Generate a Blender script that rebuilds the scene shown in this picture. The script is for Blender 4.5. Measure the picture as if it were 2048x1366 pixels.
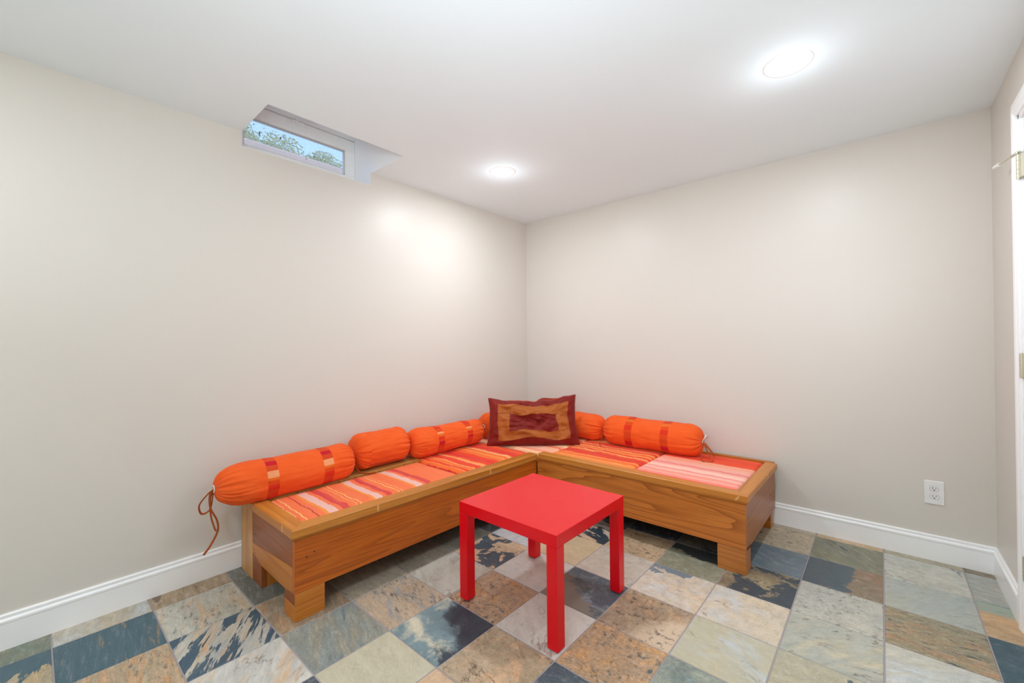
import bpy, bmesh, math, random
from mathutils import Vector, Matrix, noise as mn

S = bpy.context.scene
C = S.collection
for o in list(bpy.data.objects):
    bpy.data.objects.remove(o)
R = math.radians

# ------------------------------------------------------------------ camera
cam_d = bpy.data.cameras.new('camera')
cam = bpy.data.objects.new('camera', cam_d)
C.objects.link(cam)
F_PX, CP = 842.835, Vector((2.60395, -3.19216, 1.18011))
YAW, PIT, ROL = 0.719829, 0.0056274, -0.0089118
fw = Vector((-math.sin(YAW) * math.cos(PIT), math.cos(YAW) * math.cos(PIT), math.sin(PIT)))
rt = Vector((math.cos(YAW), math.sin(YAW), 0))
up = rt.cross(fw)
rt2 = math.cos(ROL) * rt + math.sin(ROL) * up
up2 = -math.sin(ROL) * rt + math.cos(ROL) * up
M = Matrix.Identity(4)
for i in range(3):
    M[i][0], M[i][1], M[i][2], M[i][3] = rt2[i], up2[i], -fw[i], CP[i]
cam.matrix_world = M
cam_d.sensor_width = 36
cam_d.sensor_fit = 'HORIZONTAL'
cam_d.lens = F_PX / 2048 * 36
cam_d.clip_start = 0.02
S.camera = cam

# ------------------------------------------------------------------ world, light, exposure
H = 2.35                       # ceiling height
RX, RY = 3.03, -5.4            # right wall, wall behind the camera
w = bpy.data.worlds.new('sky')
S.world = w
w.use_nodes = True
nt = w.node_tree
sky = nt.nodes.new('ShaderNodeTexSky')
sky.sky_type = 'NISHITA'
sky.sun_disc = False
sky.sun_elevation = R(42)
sky.sun_rotation = R(60)
sky.air_density = 1.0
sky.dust_density = 1.2
sky.ozone_density = 1.2
nt.links.new(sky.outputs[0], nt.nodes['Background'].inputs[0])
nt.nodes['Background'].inputs[1].default_value = 0.46

DOWNLIGHTS = [(2.319, -1.09), (0.680, -1.08), (2.319, -3.95), (0.680, -3.95)]
LAMP_W = 11.2
REAR_FILL_W = 25.0
CAM_FILL_W = 15.5
CEIL_FILL_W = 0.95
def lamp(name, kind, loc, energy, size, rot=(0, 0, 0), col=(1, 1, 1), spread=None):
    d = bpy.data.lights.new(name, kind)
    d.energy = energy
    d.color = col
    if kind == 'AREA':
        d.shape = 'DISK'
        d.size = size
        if spread: d.spread = spread
    else:
        d.shadow_soft_size = size
    o = bpy.data.objects.new(name, d)
    o.location = loc
    o.rotation_euler = rot
    C.objects.link(o)
    return o
for x, y in DOWNLIGHTS:
    lamp('downlight_lamp', 'AREA', (x, y, H - 0.012), LAMP_W, 0.13, col=(0.89, 0.945, 1.0))
    # added point lamp without a fixture, brightens the ceiling around the downlight
    lamp('ceiling_fill', 'POINT', (x, y, H - 0.14), CEIL_FILL_W, 0.07, col=(0.86, 0.94, 1.0))
# added fill lamp behind the camera, aimed up to even out the room
lamp('rear_fill', 'AREA', (2.5, -4.5, 1.2), REAR_FILL_W, 0.7, rot=(R(180), 0, 0), col=(0.82, 0.925, 1.0))
# second added fill, no fixture, tilted from the camera at the ceiling ahead
fl = lamp('camera_fill', 'AREA', (2.55, -3.35, 1.45), CAM_FILL_W, 0.6, col=(0.82, 0.925, 1.0), spread=R(120))
fl.rotation_euler = (Vector((1.15, -1.25, H + .45)) - fl.location).to_track_quat('-Z', 'Y').to_euler()

vs = S.view_settings
vs.view_transform = 'Standard'
vs.look = 'None'
vs.gamma = 1.0
vs.exposure = 0.0
vs.use_curve_mapping = False
cy = S.cycles
cy.max_bounces = 14
cy.diffuse_bounces = 8
cy.caustics_reflective = False
cy.caustics_refractive = False
cy.sample_clamp_indirect = 6.0

# ------------------------------------------------------------------ helpers
def lin(c):
    if isinstance(c, str):
        c = [int(c[i:i + 2], 16) / 255 for i in (0, 2, 4)]
    return tuple((v / 12.92 if v <= 0.04045 else ((v + 0.055) / 1.055) ** 2.4) for v in c) + (1.0,)

class NT:
    def __init__(s, name, rough=0.5, spec=0.5):
        s.m = bpy.data.materials.new(name)
        s.m.use_nodes = True
        s.t = s.m.node_tree
        s.b = s.t.nodes['Principled BSDF']
        s.b.inputs['Roughness'].default_value = rough
        s.b.inputs['Specular IOR Level'].default_value = spec
    def n(s, typ, **kw):
        x = s.t.nodes.new('ShaderNode' + typ)
        for k, v in kw.items(): setattr(x, k, v)
        return x
    def l(s, a, b): s.t.links.new(a, b)
    def put(s, sock, v):
        if hasattr(v, 'is_output'): s.l(v, sock)
        else: sock.default_value = v
    def obj(s): return s.n('TexCoord').outputs['Object']
    def mapping(s, v, loc=(0, 0, 0), rot=(0, 0, 0), sc=(1, 1, 1)):
        x = s.n('Mapping')
        s.l(v, x.inputs[0])
        x.inputs[1].default_value, x.inputs[2].default_value, x.inputs[3].default_value = loc, rot, sc
        return x.outputs[0]
    def noise(s, v, scale, detail=4, rough=0.55, dist=0.0, col=False):
        x = s.n('TexNoise')
        s.l(v, x.inputs['Vector'])
        x.inputs['Scale'].default_value = scale
        x.inputs['Detail'].default_value = detail
        x.inputs['Roughness'].default_value = rough
        x.inputs['Distortion'].default_value = dist
        return x.outputs['Color' if col else 'Fac']
    def math(s, op, a, b=0.0, c=0.0, clamp=False):
        x = s.n('Math', operation=op, use_clamp=clamp)
        s.put(x.inputs[0], a); s.put(x.inputs[1], b); s.put(x.inputs[2], c)
        return x.outputs[0]
    def rng(s, v, a, b, c=0.0, d=1.0):
        x = s.n('MapRange')
        s.l(v, x.inputs[0])
        for i, q in enumerate((a, b, c, d)): x.inputs[i + 1].default_value = q
        return x.outputs[0]
    def mix(s, f, a, b, mode='MIX'):
        x = s.n('Mix', data_type='RGBA', blend_type=mode)
        s.put(x.inputs[0], f); s.put(x.inputs[6], a); s.put(x.inputs[7], b)
        return x.outputs[2]
    def ramp(s, f, stops, interp='LINEAR'):
        x = s.n('ValToRGB')
        x.color_ramp.interpolation = interp
        e = x.color_ramp.elements
        while len(e) < len(stops): e.new(0.5)
        for i, (p, c) in enumerate(stops):
            e[i].position = p
            e[i].color = c
        s.l(f, x.inputs[0])
        return x.outputs[0]
    def bump(s, h, strength=0.2, dist=0.002):
        x = s.n('Bump')
        x.inputs['Strength'].default_value = strength
        x.inputs['Distance'].default_value = dist
        s.l(h, x.inputs['Height'])
        s.l(x.outputs[0], s.b.inputs['Normal'])
    def col(s, c): s.put(s.b.inputs['Base Color'], c)

def link(o, parent=None):
    C.objects.link(o)
    if parent: o.parent = parent
    return o
def obj(name, bm, mats, parent=None, smooth=False, loc=(0, 0, 0)):
    me = bpy.data.meshes.new(name)
    bmesh.ops.recalc_face_normals(bm, faces=bm.faces)
    bm.to_mesh(me)
    bm.free()
    for m in (mats if isinstance(mats, (list, tuple)) else [mats]): me.materials.append(m)
    if smooth:
        for p in me.polygons: p.use_smooth = True
    o = bpy.data.objects.new(name, me)
    o.location = loc
    return link(o, parent)
def thing(name, label, cat, loc=(0, 0, 0), group=None, rotz=0):
    o = bpy.data.objects.new(name, None)
    o.empty_display_size = 0.1
    o.location = loc
    o.rotation_euler = (0, 0, rotz)
    C.objects.link(o)
    o['label'] = label
    o['category'] = cat
    if group: o['group'] = group
    return o
def struct(o):
    o['kind'] = 'structure'
    return o
def bx(bm, a, b, bev=0.0, seg=1, fn=None, mi=0):
    t = bmesh.new()
    vs_ = [t.verts.new((x, y, z)) for x in (a[0], b[0]) for y in (a[1], b[1]) for z in (a[2], b[2])]
    for f in ((0, 1, 3, 2), (4, 6, 7, 5), (0, 4, 5, 1), (2, 3, 7, 6), (0, 2, 6, 4), (1, 5, 7, 3)):
        t.faces.new([vs_[i] for i in f])
    bmesh.ops.recalc_face_normals(t, faces=t.faces)
    if bev: bmesh.ops.bevel(t, geom=t.edges[:], offset=bev, segments=seg, profile=0.5, affect='EDGES')
    merge(bm, t, fn, mi)
def merge(bm, t, fn=None, mi=0):
    mp = {}
    for v in t.verts: mp[v] = bm.verts.new(fn(v.co) if fn else v.co)
    for f in t.faces:
        try:
            g = bm.faces.new([mp[v] for v in f.verts])
            g.material_index = mi
        except ValueError: pass
    t.free()
def box(a, b, bev=0.0, seg=1, fn=None):
    bm = bmesh.new()
    bx(bm, a, b, bev, seg, fn)
    return bm
def prism(bm, poly, to3a, to3b):
    A = [bm.verts.new(to3a(p)) for p in poly]
    B = [bm.verts.new(to3b(p)) for p in poly]
    n = len(poly)
    for i in range(n): bm.faces.new((A[i], A[(i + 1) % n], B[(i + 1) % n], B[i]))
    bm.faces.new(A[::-1]); bm.faces.new(B)
def tube(bm, pts, r, n=8, flat=1.0, closed=False):
    pts = [Vector(p) for p in pts]
    N = len(pts)
    rings, prev = [], None
    for i, p in enumerate(pts):
        a = pts[(i - 1) % N] if (closed or i) else p
        b = pts[(i + 1) % N] if (closed or i < N - 1) else p
        t = (b - a).normalized()
        u = (prev - t * prev.dot(t)) if prev else t.orthogonal()
        u.normalize()
        prev = u
        v = t.cross(u)
        rings.append([bm.verts.new(p + u * (r * math.cos(2 * math.pi * k / n)) + v * (r * flat * math.sin(2 * math.pi * k / n))) for k in range(n)])
    for i in range(N if closed else N - 1):
        A, B = rings[i], rings[(i + 1) % N]
        for k in range(n): bm.faces.new((A[k], A[(k + 1) % n], B[(k + 1) % n], B[k]))
    if not closed:
        bm.faces.new(rings[0][::-1]); bm.faces.new(rings[-1])
def spline(pts, n=6):
    P = [Vector(p) for p in pts]
    P = [2 * P[0] - P[1]] + P + [2 * P[-1] - P[-2]]
    out = []
    for i in range(1, len(P) - 2):
        for k in range(n):
            t = k / n
            a, b, c, d = P[i - 1:i + 3]
            out.append(0.5 * ((2 * b) + (c - a) * t + (2 * a - 5 * b + 4 * c - d) * t * t + (3 * b - a - 3 * c + d) * t ** 3))
    out.append(P[-2])
    return out
def disc(bm, c, r, ax, n=24, depth=0.004):
    """short cylinder, axis vector ax starting at c"""
    ax = Vector(ax).normalized()
    u = ax.orthogonal().normalized(); v = ax.cross(u)
    c = Vector(c)
    prism(bm, [(r * math.cos(2 * math.pi * k / n), r * math.sin(2 * math.pi * k / n)) for k in range(n)],
          lambda p: c + u * p[0] + v * p[1], lambda p: c + u * p[0] + v * p[1] + ax * depth)
def fbm(p, o=3):
    return mn.fractal(Vector(p), 1.0, 2.0, o)

# ------------------------------------------------------------------ plain materials
def paint(name, c, rough=0.55, spec=0.3, bump=0.04):
    m = NT(name, rough, spec)
    v = m.obj()
    n = m.noise(v, 90, 3)
    big = m.noise(v, 1.3, 2)
    cc = lin(c)
    m.col(m.mix(m.rng(big, 0.3, 0.7), tuple(x * 0.985 for x in cc[:3]) + (1,), cc))
    m.bump(n, bump, 0.002)
    return m.m
def plain(name, c, rough=0.5, spec=0.5, metal=0.0):
    m = NT(name, rough, spec)
    v = m.obj()
    n = m.noise(v, 40, 3)
    cc = lin(c)
    m.col(m.mix(m.rng(n, 0.3, 0.7), tuple(x * 0.96 for x in cc[:3]) + (1,), cc))
    m.b.inputs['Metallic'].default_value = metal
    return m.m
WALL = paint('wall_paint', 'd8d3cb', 0.38, 0.35)
CEIL = paint('ceiling_paint', 'eaf4f8', 0.7, 0.2)
TRIM = paint('trim_paint', 'f7f8f9', 0.3, 0.45, 0.02)
WHITE = plain('white_plastic', 'eeeeee', 0.35)
VINYL = plain('window_vinyl', 'f6f6f4', 0.35)
BRASS = plain('satin_nickel', 'd8d3bc', 0.34, 0.5, 0.6)
DARK = plain('dark_slot', '141414', 0.6)
GASKET = plain('grey_gasket', '9a9a95', 0.6)
BEAD = plain('cream_bead', 'd3cabb', 0.5)
GROUT = paint('grout', 'a49ca0', 0.85, 0.2, 0.3)
CONCRETE = paint('concrete', 'aa9f9c', 0.9, 0.1, 0.6)
GRASS = paint('grass_ground', '8d9a72', 0.95, 0.1, 0.6)

def emit(name, c, s):
    m = NT(name)
    m.col((0.8, 0.8, 0.8, 1))
    m.b.inputs['Emission Color'].default_value = c
    m.b.inputs['Emission Strength'].default_value = s
    return m.m
LENS = emit('lit_lens', (1, 0.985, 0.96, 1), 9.0)

def wood(name, c1, c2, c3, axis, ring=28.0, centre=(0, 0, 0), stretch=0.06, rough=0.36, warp=0.12, contrast=0.6):
    """rings around the long axis cut by the board: cathedral grain"""
    m = NT(name, rough, 0.45)
    v = m.obj()
    sc = [1, 1, 1]
    sc[axis] = stretch
    mp = m.mapping(v, loc=tuple(-centre[i] * sc[i] for i in range(3)), sc=tuple(sc))
    low = m.noise(mp, 6.0, 2, 0.5, 0.0, True)
    d = m.n('VectorMath', operation='MULTIPLY_ADD')
    m.l(low, d.inputs[0]); d.inputs[1].default_value = (warp,) * 3; m.l(mp, d.inputs[2])
    ln = m.n('VectorMath', operation='LENGTH')
    m.l(d.outputs[0], ln.inputs[0])
    saw = m.math('FRACT', m.math('MULTIPLY', ln.outputs['Value'], ring))
    band = m.math('POWER', saw, 2.2)
    sc2 = [55, 55, 55]
    sc2[axis] = 1.6
    fine = m.noise(m.mapping(v, sc=tuple(sc2)), 3.0, 3, 0.6)
    tone = m.noise(m.mapping(v, sc=tuple(4 if i != axis else 0.8 for i in range(3))), 1.5, 2)
    base = m.mix(m.rng(tone, 0.3, 0.7), lin(c1), lin(c2))
    base = m.mix(m.math('MULTIPLY', band, contrast), base, lin(c3))
    base = m.mix(m.rng(fine, 0.42, 0.75, 0.0, 0.55), base, lin(c3))
    m.col(base)
    m.bump(fine, 0.08, 0.001)
    return m.m
W_RIM_Y = wood('wood_rim_along', 'd08c3e', 'c27a2c', 'a05c18', 1, 26, (0.4, 0, 0.1))
W_RIM_X = wood('wood_rim_across', 'd08a3c', 'c2782c', '9f5a18', 0, 26, (0, 0.4, 0.1))
W_PAN_Y = wood('wood_panel_along', 'cc6e1e', 'be5e14', '80380a', 1, 105, (0.78, -2.15, 0.17), 0.05, contrast=0.5)
W_PAN_X = wood('wood_panel_across', 'd8883c', 'cc7a30', '924c16', 0, 115, (1.95, -0.76, 0.345), 0.085, contrast=0.8)
W_RED = wood('wood_reddish', 'a05a2c', '944e26', '743a18', 0, 60, (0.4, -2.4, 0.9))
W_END = wood('wood_end_orange', 'cc8236', 'be7228', '9c5616', 0, 60, (0.4, -2.2, 0.3))
W_SIDE = wood('wood_side_brown', 'b4703a', 'a8622e', '86481c', 1, 70, (2.08, -0.4, 0.6))
W_PALE = wood('wood_pale_upright', 'd2a067', 'c89355', 'b17a40', 2, 60, (0.1, -2.3, 0.2), 0.06)
W_LEG = wood('wood_leg_light', 'd0894a', 'c47b3a', 'a25f24', 0, 60, (2.0, -0.7, 0.3))
W_END_Y = wood('wood_leg_along', 'd08436', 'c47628', 'a05a18', 1, 60, (0.75, -2.4, 0.3))
W_LEDGE = wood('wood_ledge', 'b98a45', 'ab7b38', '8d5f26', 1, 24, (0.1, -2, 0.2))
W_INLAY = plain('wood_filler', 'dfb172', 0.4)
W_DECK = wood('wood_deck', 'b07a3c', 'a06c30', '80501f', 1, 24, (0.3, -1, 0.1))

def fabric(name, c, c2, rough=0.85, weave=900, sheen=0.06):
    m = NT(name, rough, 0.15)
    v = m.obj()
    n = m.noise(v, 14, 3)
    fine = m.noise(m.mapping(v, sc=(1, 1, 1)), weave, 2)
    base = m.mix(m.rng(n, 0.3, 0.7), lin(c), lin(c2))
    base = m.mix(m.rng(fine, 0.3, 0.7, 0.0, 0.18), base, tuple(x * 0.7 for x in lin(c2)[:3]) + (1,))
    m.col(base)
    m.b.inputs['Sheen Weight'].default_value = sheen
    m.b.inputs['Sheen Roughness'].default_value = 0.46
    m.bump(fine, 0.12, 0.001)
    return m.m
ORANGE = fabric('orange_cotton', 'f0642a', 'ec5c22')
ORANGE_D = fabric('orange_cotton_deep', 'ea5620', 'e24d1a')
MAROON = fabric('maroon_satin', '86221a', '761a15', 0.5, 900, 0.1)
MAROON_IN = fabric('maroon_patch', '86241d', '781d18', 0.5, 900, 0.1)
TAN = fabric('tan_satin', 'b0622a', 'a25622', 0.5, 900, 0.1)
RUST = fabric('rust_tape', 'b0561f', '9a4518', 0.8, 600, 0.1)
TAPE = fabric('white_tape', 'e6ddd6', 'd9cfc6', 0.8, 600, 0.1)
LINING = fabric('white_lining', 'e9e4df', 'ddd6d0', 0.9, 600, 0.1)
BANDC = [fabric('band_%s' % n, a, b) for n, a, b in (
    ('orange', 'e0501e', 'd8481a'), ('crimson', 'cc2030', 'c01a2a'), ('brick', 'd94c22', 'd0451e'),
    ('peach', 'f0a274', 'ea9666'), ('amber', 'e87428', 'e06a20'), ('scarlet', 'de3a20', 'd4321c'))]

def red_lacquer():
    m = NT('red_lacquer', 0.24, 0.36)
    v = m.obj()
    n = m.noise(v, 22, 3)
    m.col(m.mix(m.rng(n, 0.3, 0.7), lin('e4061a'), lin('e20419')))
    sm = m.noise(v, 9, 4, 0.6, 0.6)
    m.l(m.rng(sm, 0.35, 0.7, 0.20, 0.27), m.b.inputs['Roughness'])
    return m.m
RED = red_lacquer()

# ------------------------------------------------------------------ room shell
bm = bmesh.new()
bx(bm, (-0.01, RY - 0.1, -0.12), (RX + 0.01, 0.01, -0.003))
floor = struct(obj('floor', bm, GROUT))

# window opening in the left wall and the ceiling
WY0, WY1, WZ0, WZT = -2.437, -1.668, 2.269, 2.636   # opening along y, sill, top of well
WX, NX = -0.205, 0.385                               # window plane, inner lip of ceiling notch
bm = bmesh.new()
bx(bm, (-0.32, RY - 0.1, -0.12), (0, WY0, H))
bx(bm, (-0.32, WY1, -0.12), (0, 0.12, H))
bx(bm, (-0.32, WY0, -0.12), (0, WY1, WZ0))
bx(bm, (-0.32, WY0 - 0.3, H), (0, WY0, 2.9))
bx(bm, (-0.32, WY1, H), (0, WY1 + 0.3, 2.9))
struct(obj('wall_left', bm, WALL))
bm = bmesh.new()
bx(bm, (-0.32, 0, -0.12), (RX + 0.1, 0.12, H))
struct(obj('wall_back', bm, WALL))
DY0, DY1, DZ = -1.40, -0.565, 2.085                    # door opening in the right wall
bm = bmesh.new()
bx(bm, (RX, DY1, -0.12), (RX + 0.12, 0.12, H))
bx(bm, (RX, RY - 0.1, -0.12), (RX + 0.12, DY0, H))
bx(bm, (RX, DY0, DZ), (RX + 0.12, DY1, H))
struct(obj('wall_right', bm, WALL))
struct(obj('wall_front', box((-0.32, RY - 0.1, -0.12), (RX + 0.12, RY, H)), WALL))
bm = bmesh.new()
bx(bm, (0, WY1, H), (RX + 0.12, 0.12, H + 0.05))
bx(bm, (0, RY - 0.1, H), (RX + 0.12, WY0, H + 0.05))
bx(bm, (NX, WY0, H), (RX + 0.12, WY1, H + 0.05))
struct(obj('ceiling', bm, CEIL))
# boxed-in light well above the window (white)
bm = bmesh.new()
bx(bm, (WX - 0.02, WY0 - 0.02, WZT), (NX + 0.02, WY1 + 0.02, WZT + 0.03))
bx(bm, (NX, WY0 - 0.02, H + 0.002), (NX + 0.02, WY1 + 0.02, WZT))
bx(bm, (WX, WY1 - 0.0015, WZ0), (-0.0004, WY1 + 0.02, WZT))
bx(bm, (WX, WY0 - 0.02, WZ0), (-0.0004, WY0 + 0.0015, WZT))
bx(bm, (-.0004, WY1 - 0.0015, H + .0004), (NX, WY1 + 0.02, WZT))
bx(bm, (-.0004, WY0 - 0.02, H + .0004), (NX, WY0 + 0.0015, WZT))
bx(bm, (WX, WY0, WZ0 - 0.01), (-0.0004, WY1, WZ0 + 0.0015))
struct(obj('trim_1', bm, TRIM))

# ------------------------------------------------------------------ tiles
TS, TOX, TOY, GAP = 0.30779, 1.06118, -1.60223, 0.0050
def tile_mat(key, A, B, D=None, dirv=(0, 0), off=0.3, amp=1.0, speck=0.0, SC='4a4a48', vein=0.0, rot=0.0, st=1.0,
             scale=5.0, seed=0, hi=None, soft=0.03, VC='6b5440', grain=1.0, dsc=7.0):
    m = NT('slate_' + key, 0.42, 0.4)
    if off > .8: off *= .56
    raw = m.obj()
    ofs = m.mapping(raw, loc=((seed * 1.7) % 37, (seed * 2.9) % 41, (seed * 0.7) % 17))
    sv = m.mapping(m.mapping(ofs, rot=(0, 0, rot)), sc=(1.0 / st, st, 1))
    n1 = m.noise(sv, scale, 8, 0.62, 0.6)
    n2 = m.noise(m.mapping(sv, loc=(4, 1, 6)), scale * 5, 7, 0.68, 0.4)
    n3 = m.noise(m.mapping(ofs, rot=(0, 0, rot), sc=(1, 1.4, 1)), 120, 3, 0.75)
    dull = tuple(x * 0.45 for x in lin(B)[:3]) + (1,)
    base = m.mix(m.rng(n1, 0.34, 0.66), lin(A), lin(B))
    if hi:
        n4 = m.noise(m.mapping(sv, loc=(5, 3, 1)), scale * 1.2, 8, 0.68, 0.6)
        base = m.mix(m.rng(n4, 0.50, 0.64, 0.0, 0.9), base, lin(hi))
    # cloudy cleft tone, then sandy grain
    base = m.mix(m.rng(n2, 0.44, 0.74, 0.0, 0.50 * grain), base, dull)
    base = m.mix(m.rng(n2, 0.46, 0.26, 0.0, 0.28 * grain), base, (0.78, 0.75, 0.70, 1))
    g3 = 0.22 + 0.45 * speck
    base = m.mix(m.rng(n3, 0.52, 0.70, 0.0, g3 * grain), base, dull)
    base = m.mix(m.rng(n3, 0.46, 0.30, 0.0, 0.20 * grain), base, (0.80, 0.76, 0.70, 1))
    if D:
        sp = m.n('SeparateXYZ')
        m.l(raw, sp.inputs[0])
        g = m.math('ADD', m.math('MULTIPLY', sp.outputs[0], dirv[0] * 6.5), m.math('MULTIPLY', sp.outputs[1], dirv[1] * 6.5))
        nd = m.noise(m.mapping(sv, loc=(9, 2, 4)), dsc, 9, 0.66, 0.5)
        t = m.math('ADD', g, m.math('MULTIPLY', m.math('SUBTRACT', nd, 0.5), 4.4 * amp))
        k = m.rng(t, off - soft, off + soft)
        dk = m.mix(m.rng(n2, 0.35, 0.7), lin(D), tuple(x * (1 + .9 * max(0, 1 - 5 * x)) + .008 for x in lin(D)[:3]) + (1,))
        base = m.mix(k, base, dk)
    if speck:
        s1 = m.noise(m.mapping(sv, loc=(3, 7, 2)), 38, 6, 0.74, 0.3)
        s2 = m.noise(sv, 6, 4, 0.6)
        k = m.math('MULTIPLY', m.rng(s1, 0.54, 0.62), m.rng(s2, 0.62 - 0.3 * speck, 0.80 - 0.3 * speck))
        base = m.mix(m.math('MULTIPLY', k, 0.85), base, lin(SC))
    if vein:
        vs2 = m.mapping(m.mapping(ofs, rot=(0, 0, rot + .4)), sc=(.55, 1.5, 1))
        vn = m.noise(m.mapping(vs2, loc=(1, 8, 3)), 5.0, 7, 0.55, 0.3)
        a = m.math('ABSOLUTE', m.math('SUBTRACT', vn, 0.5))
        w1 = m.rng(m.noise(ofs, 9, 2), 0.42, 0.6)
        base = m.mix(m.math('MULTIPLY', m.rng(a, 0.0, 0.010, vein, 0.0), w1), base, lin(VC))
        # the far side of a cleft line sits a tone lower
        base = m.mix(m.rng(vn, 0.5, 0.515, 0.0, 0.22), base, lin(B))
    m.col(base)
    h = m.math('ADD', m.math('MULTIPLY', n1, 1.2), m.math('MULTIPLY', n2, 0.6))
    m.bump(h, 0.30, 0.003)
    m.l(m.rng(n2, 0.3, 0.7, 0.34, 0.52), m.b.inputs['Roughness'])
    return m.m
SL, SLD, CR, GY, GN, PE, RU, TN = '4a5a63', '2e3a44', 'c9c2b2', 'b7b8b2', '9a9c8a', 'dcbf9f', 'b08a68', 'a99a83'
T = {}
def tl(i, j, A, B, **k):
    T[(i, j)] = dict(A=A, B=B, **k)
# back strip along the back wall
tl(3, -6, CR, TN, speck=.5); tl(4, -6, 'd2b792', 'b49c7c'); tl(5, -6, '9a9480', 'b5ac95', vein=.5); tl(6, -6, '8a7d66', '756a56')
# j=-5
tl(3, -5, 'c3b498', 'b3a78f', speck=.7, vein=.5, D='4b5256', off=1.6, dirv=(-.6, .6))
tl(4, -5, '8d8a72', '7a7c6c', D='3c4a52', off=.55, amp=.9, rot=.8, st=1.9, vein=.4)
tl(5, -5, 'cbc8ba', 'b4b8b0', vein=.8, D='6b7478', off=1.15, amp=.8, dirv=(.5, .3))
tl(6, -5, 'b4ada0', '9ea6a0', speck=.2, rot=.2, st=1.5, D='6d7270', off=1.2)
# j=-4
tl(-1, -4, TN, GN); tl(0, -4, SLD, '6d6a62'); tl(1, -4, SLD, '4b5054', D='26303a', off=.4)
tl(2, -4, '5e5c55', '7d7565', D='2f363a', off=.4, speck=.5)
tl(3, -4, '74828c', '667680', grain=.7, rot=.5, st=1.8, speck=.15)
tl(4, -4, '9c7c64', '8a806c', D='46555e', dirv=(-1, 0), off=-.22, amp=.35, speck=.6, SC='8a5a3c')
tl(5, -4, 'b3b3a2', 'aab2ae', vein=.9, rot=-.9, st=1.6, grain=.6, VC='7c7c70')
tl(6, -4, 'd0a878', 'b89c7c', D='9aa698', dirv=(0, 1), off=.45, amp=.4, soft=.15, speck=.3, rot=0, st=1.8)
# j=-3
tl(-1, -3, GY, CR); tl(0, -3, 'd9b48c', 'c8c2ba', D=SLD, off=.0, amp=.9, rot=.3, st=1.6, vein=.6)
tl(1, -3, 'd2b692', 'bda484', speck=.95, SC='54504a', scale=8)
tl(2, -3, '99977e', '8a8b78', D='34393a', dirv=(.1, 1), off=.35, amp=.45, speck=.15)
tl(3, -3, '6a5e50', 'a89878', D='38424a', off=.12, amp=.9, dirv=(.3, -.2), speck=.4, scale=7)
tl(4, -3, 'cac5b4', 'b8bab2', speck=.8, vein=.3, SC='4c4c4c', D='5a6a78', off=1.75)
tl(5, -3, 'a89676', '969078', speck=1.0, SC='405058', D='42524e', off=.95, amp=.9, rot=-.1, st=1.7, scale=9, hi='c4906a', dsc=10)
tl(6, -3, '39545f', '45606a', grain=.5)
# j=-2
tl(-2, -2, SLD, '666462'); tl(-1, -2, 'd2cfd0', 'b9c0c8', D='5c6670', off=.5, scale=8)
tl(0, -2, 'd6c3a0', 'c7b595', grain=.6)
tl(1, -2, 'cdc4b8', 'c0b6a8', speck=.5, grain=.7)
tl(2, -2, 'ddc5a6', 'd0c6b8', hi='d6dadd', speck=.4, D='7b878f', off=1.5, dirv=(-.5, .9))
tl(3, -2, 'e0cdb0', 'd2c8b6', hi='ccd2d6', speck=.5, SC='8a6a4c', vein=.2)
tl(4, -2, 'bcbdb0', 'acb0a6', D='58605e', off=1.05, dsc=5, hi='d0c6a6', vein=.9, rot=-.8, st=1.5, speck=.35, VC='6e5a46', grain=.7)
tl(5, -2, 'd0cab4', 'c5c9c6', hi='d3dee4', speck=.25, rot=-.4, st=1.6)
# j=-1
tl(-4, -1, TN, GY); tl(-3, -1, '55544e', '7a776e'); tl(-2, -1, '787468', '8f8a7c', speck=.5, SC='2c2c2c', rot=0, st=1.5)
tl(-1, -1, 'd6b28c', 'c6b298', D='424e58', off=.0, amp=1.0, scale=7, speck=.2)
tl(0, -1, 'd4d0c8', 'c4c0b8', hi='b4b6b6', vein=.4, grain=.5)
tl(1, -1, '5b6670', '4a535c', D='7d7264', dirv=(-.5, -.7), off=.22, amp=.4, hi='8a949c', vein=.4, VC='1f2428')
tl(2, -1, 'b49c80', '9c8a74', D='d2bca2', dirv=(.9, -.55), off=.45, amp=.5, soft=.25, speck=.95, SC='4c4440', scale=9, hi='c8a078')
tl(3, -1, 'c6bea2', 'bdbca8', hi='c4ccd0', vein=.5, grain=.5, rot=.3, st=1.3)
tl(4, -1, 'b0b09c', 'c0b89c', D='4a5e66', off=1.0, amp=1.0, speck=.2, scale=6)
# j=0
tl(-4, 0, GN, TN); tl(-3, 0, '6c685c', '807a6c'); tl(-2, 0, '8d8676', '9c9484', speck=.4, rot=0, st=1.6)
tl(-1, 0, 'c9c5b8', 'bebab0', vein=.8, hi='aaa491', grain=.6, rot=.7, st=1.4)
tl(0, 0, 'b89a7a', 'a88c74', speck=1.0, SC='3c4248', vein=.5, hi='cf9a62', scale=9, VC='4a3626')
tl(1, 0, 'd4cfc6', 'c4beb6', D='77797a', off=1.25, amp=1.0, vein=.6, rot=.6, st=1.6, grain=.6)
tl(2, 0, 'c2a07c', 'ae957a', speck=1.0, SC='46565a', hi='d8a468', scale=11, D='4c5f60', off=.62, dsc=12)
tl(3, 0, '7c8f90', '8c9688', D='4c6066', off=.35, amp=.7, hi='a8ae9c', soft=.2)
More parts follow.
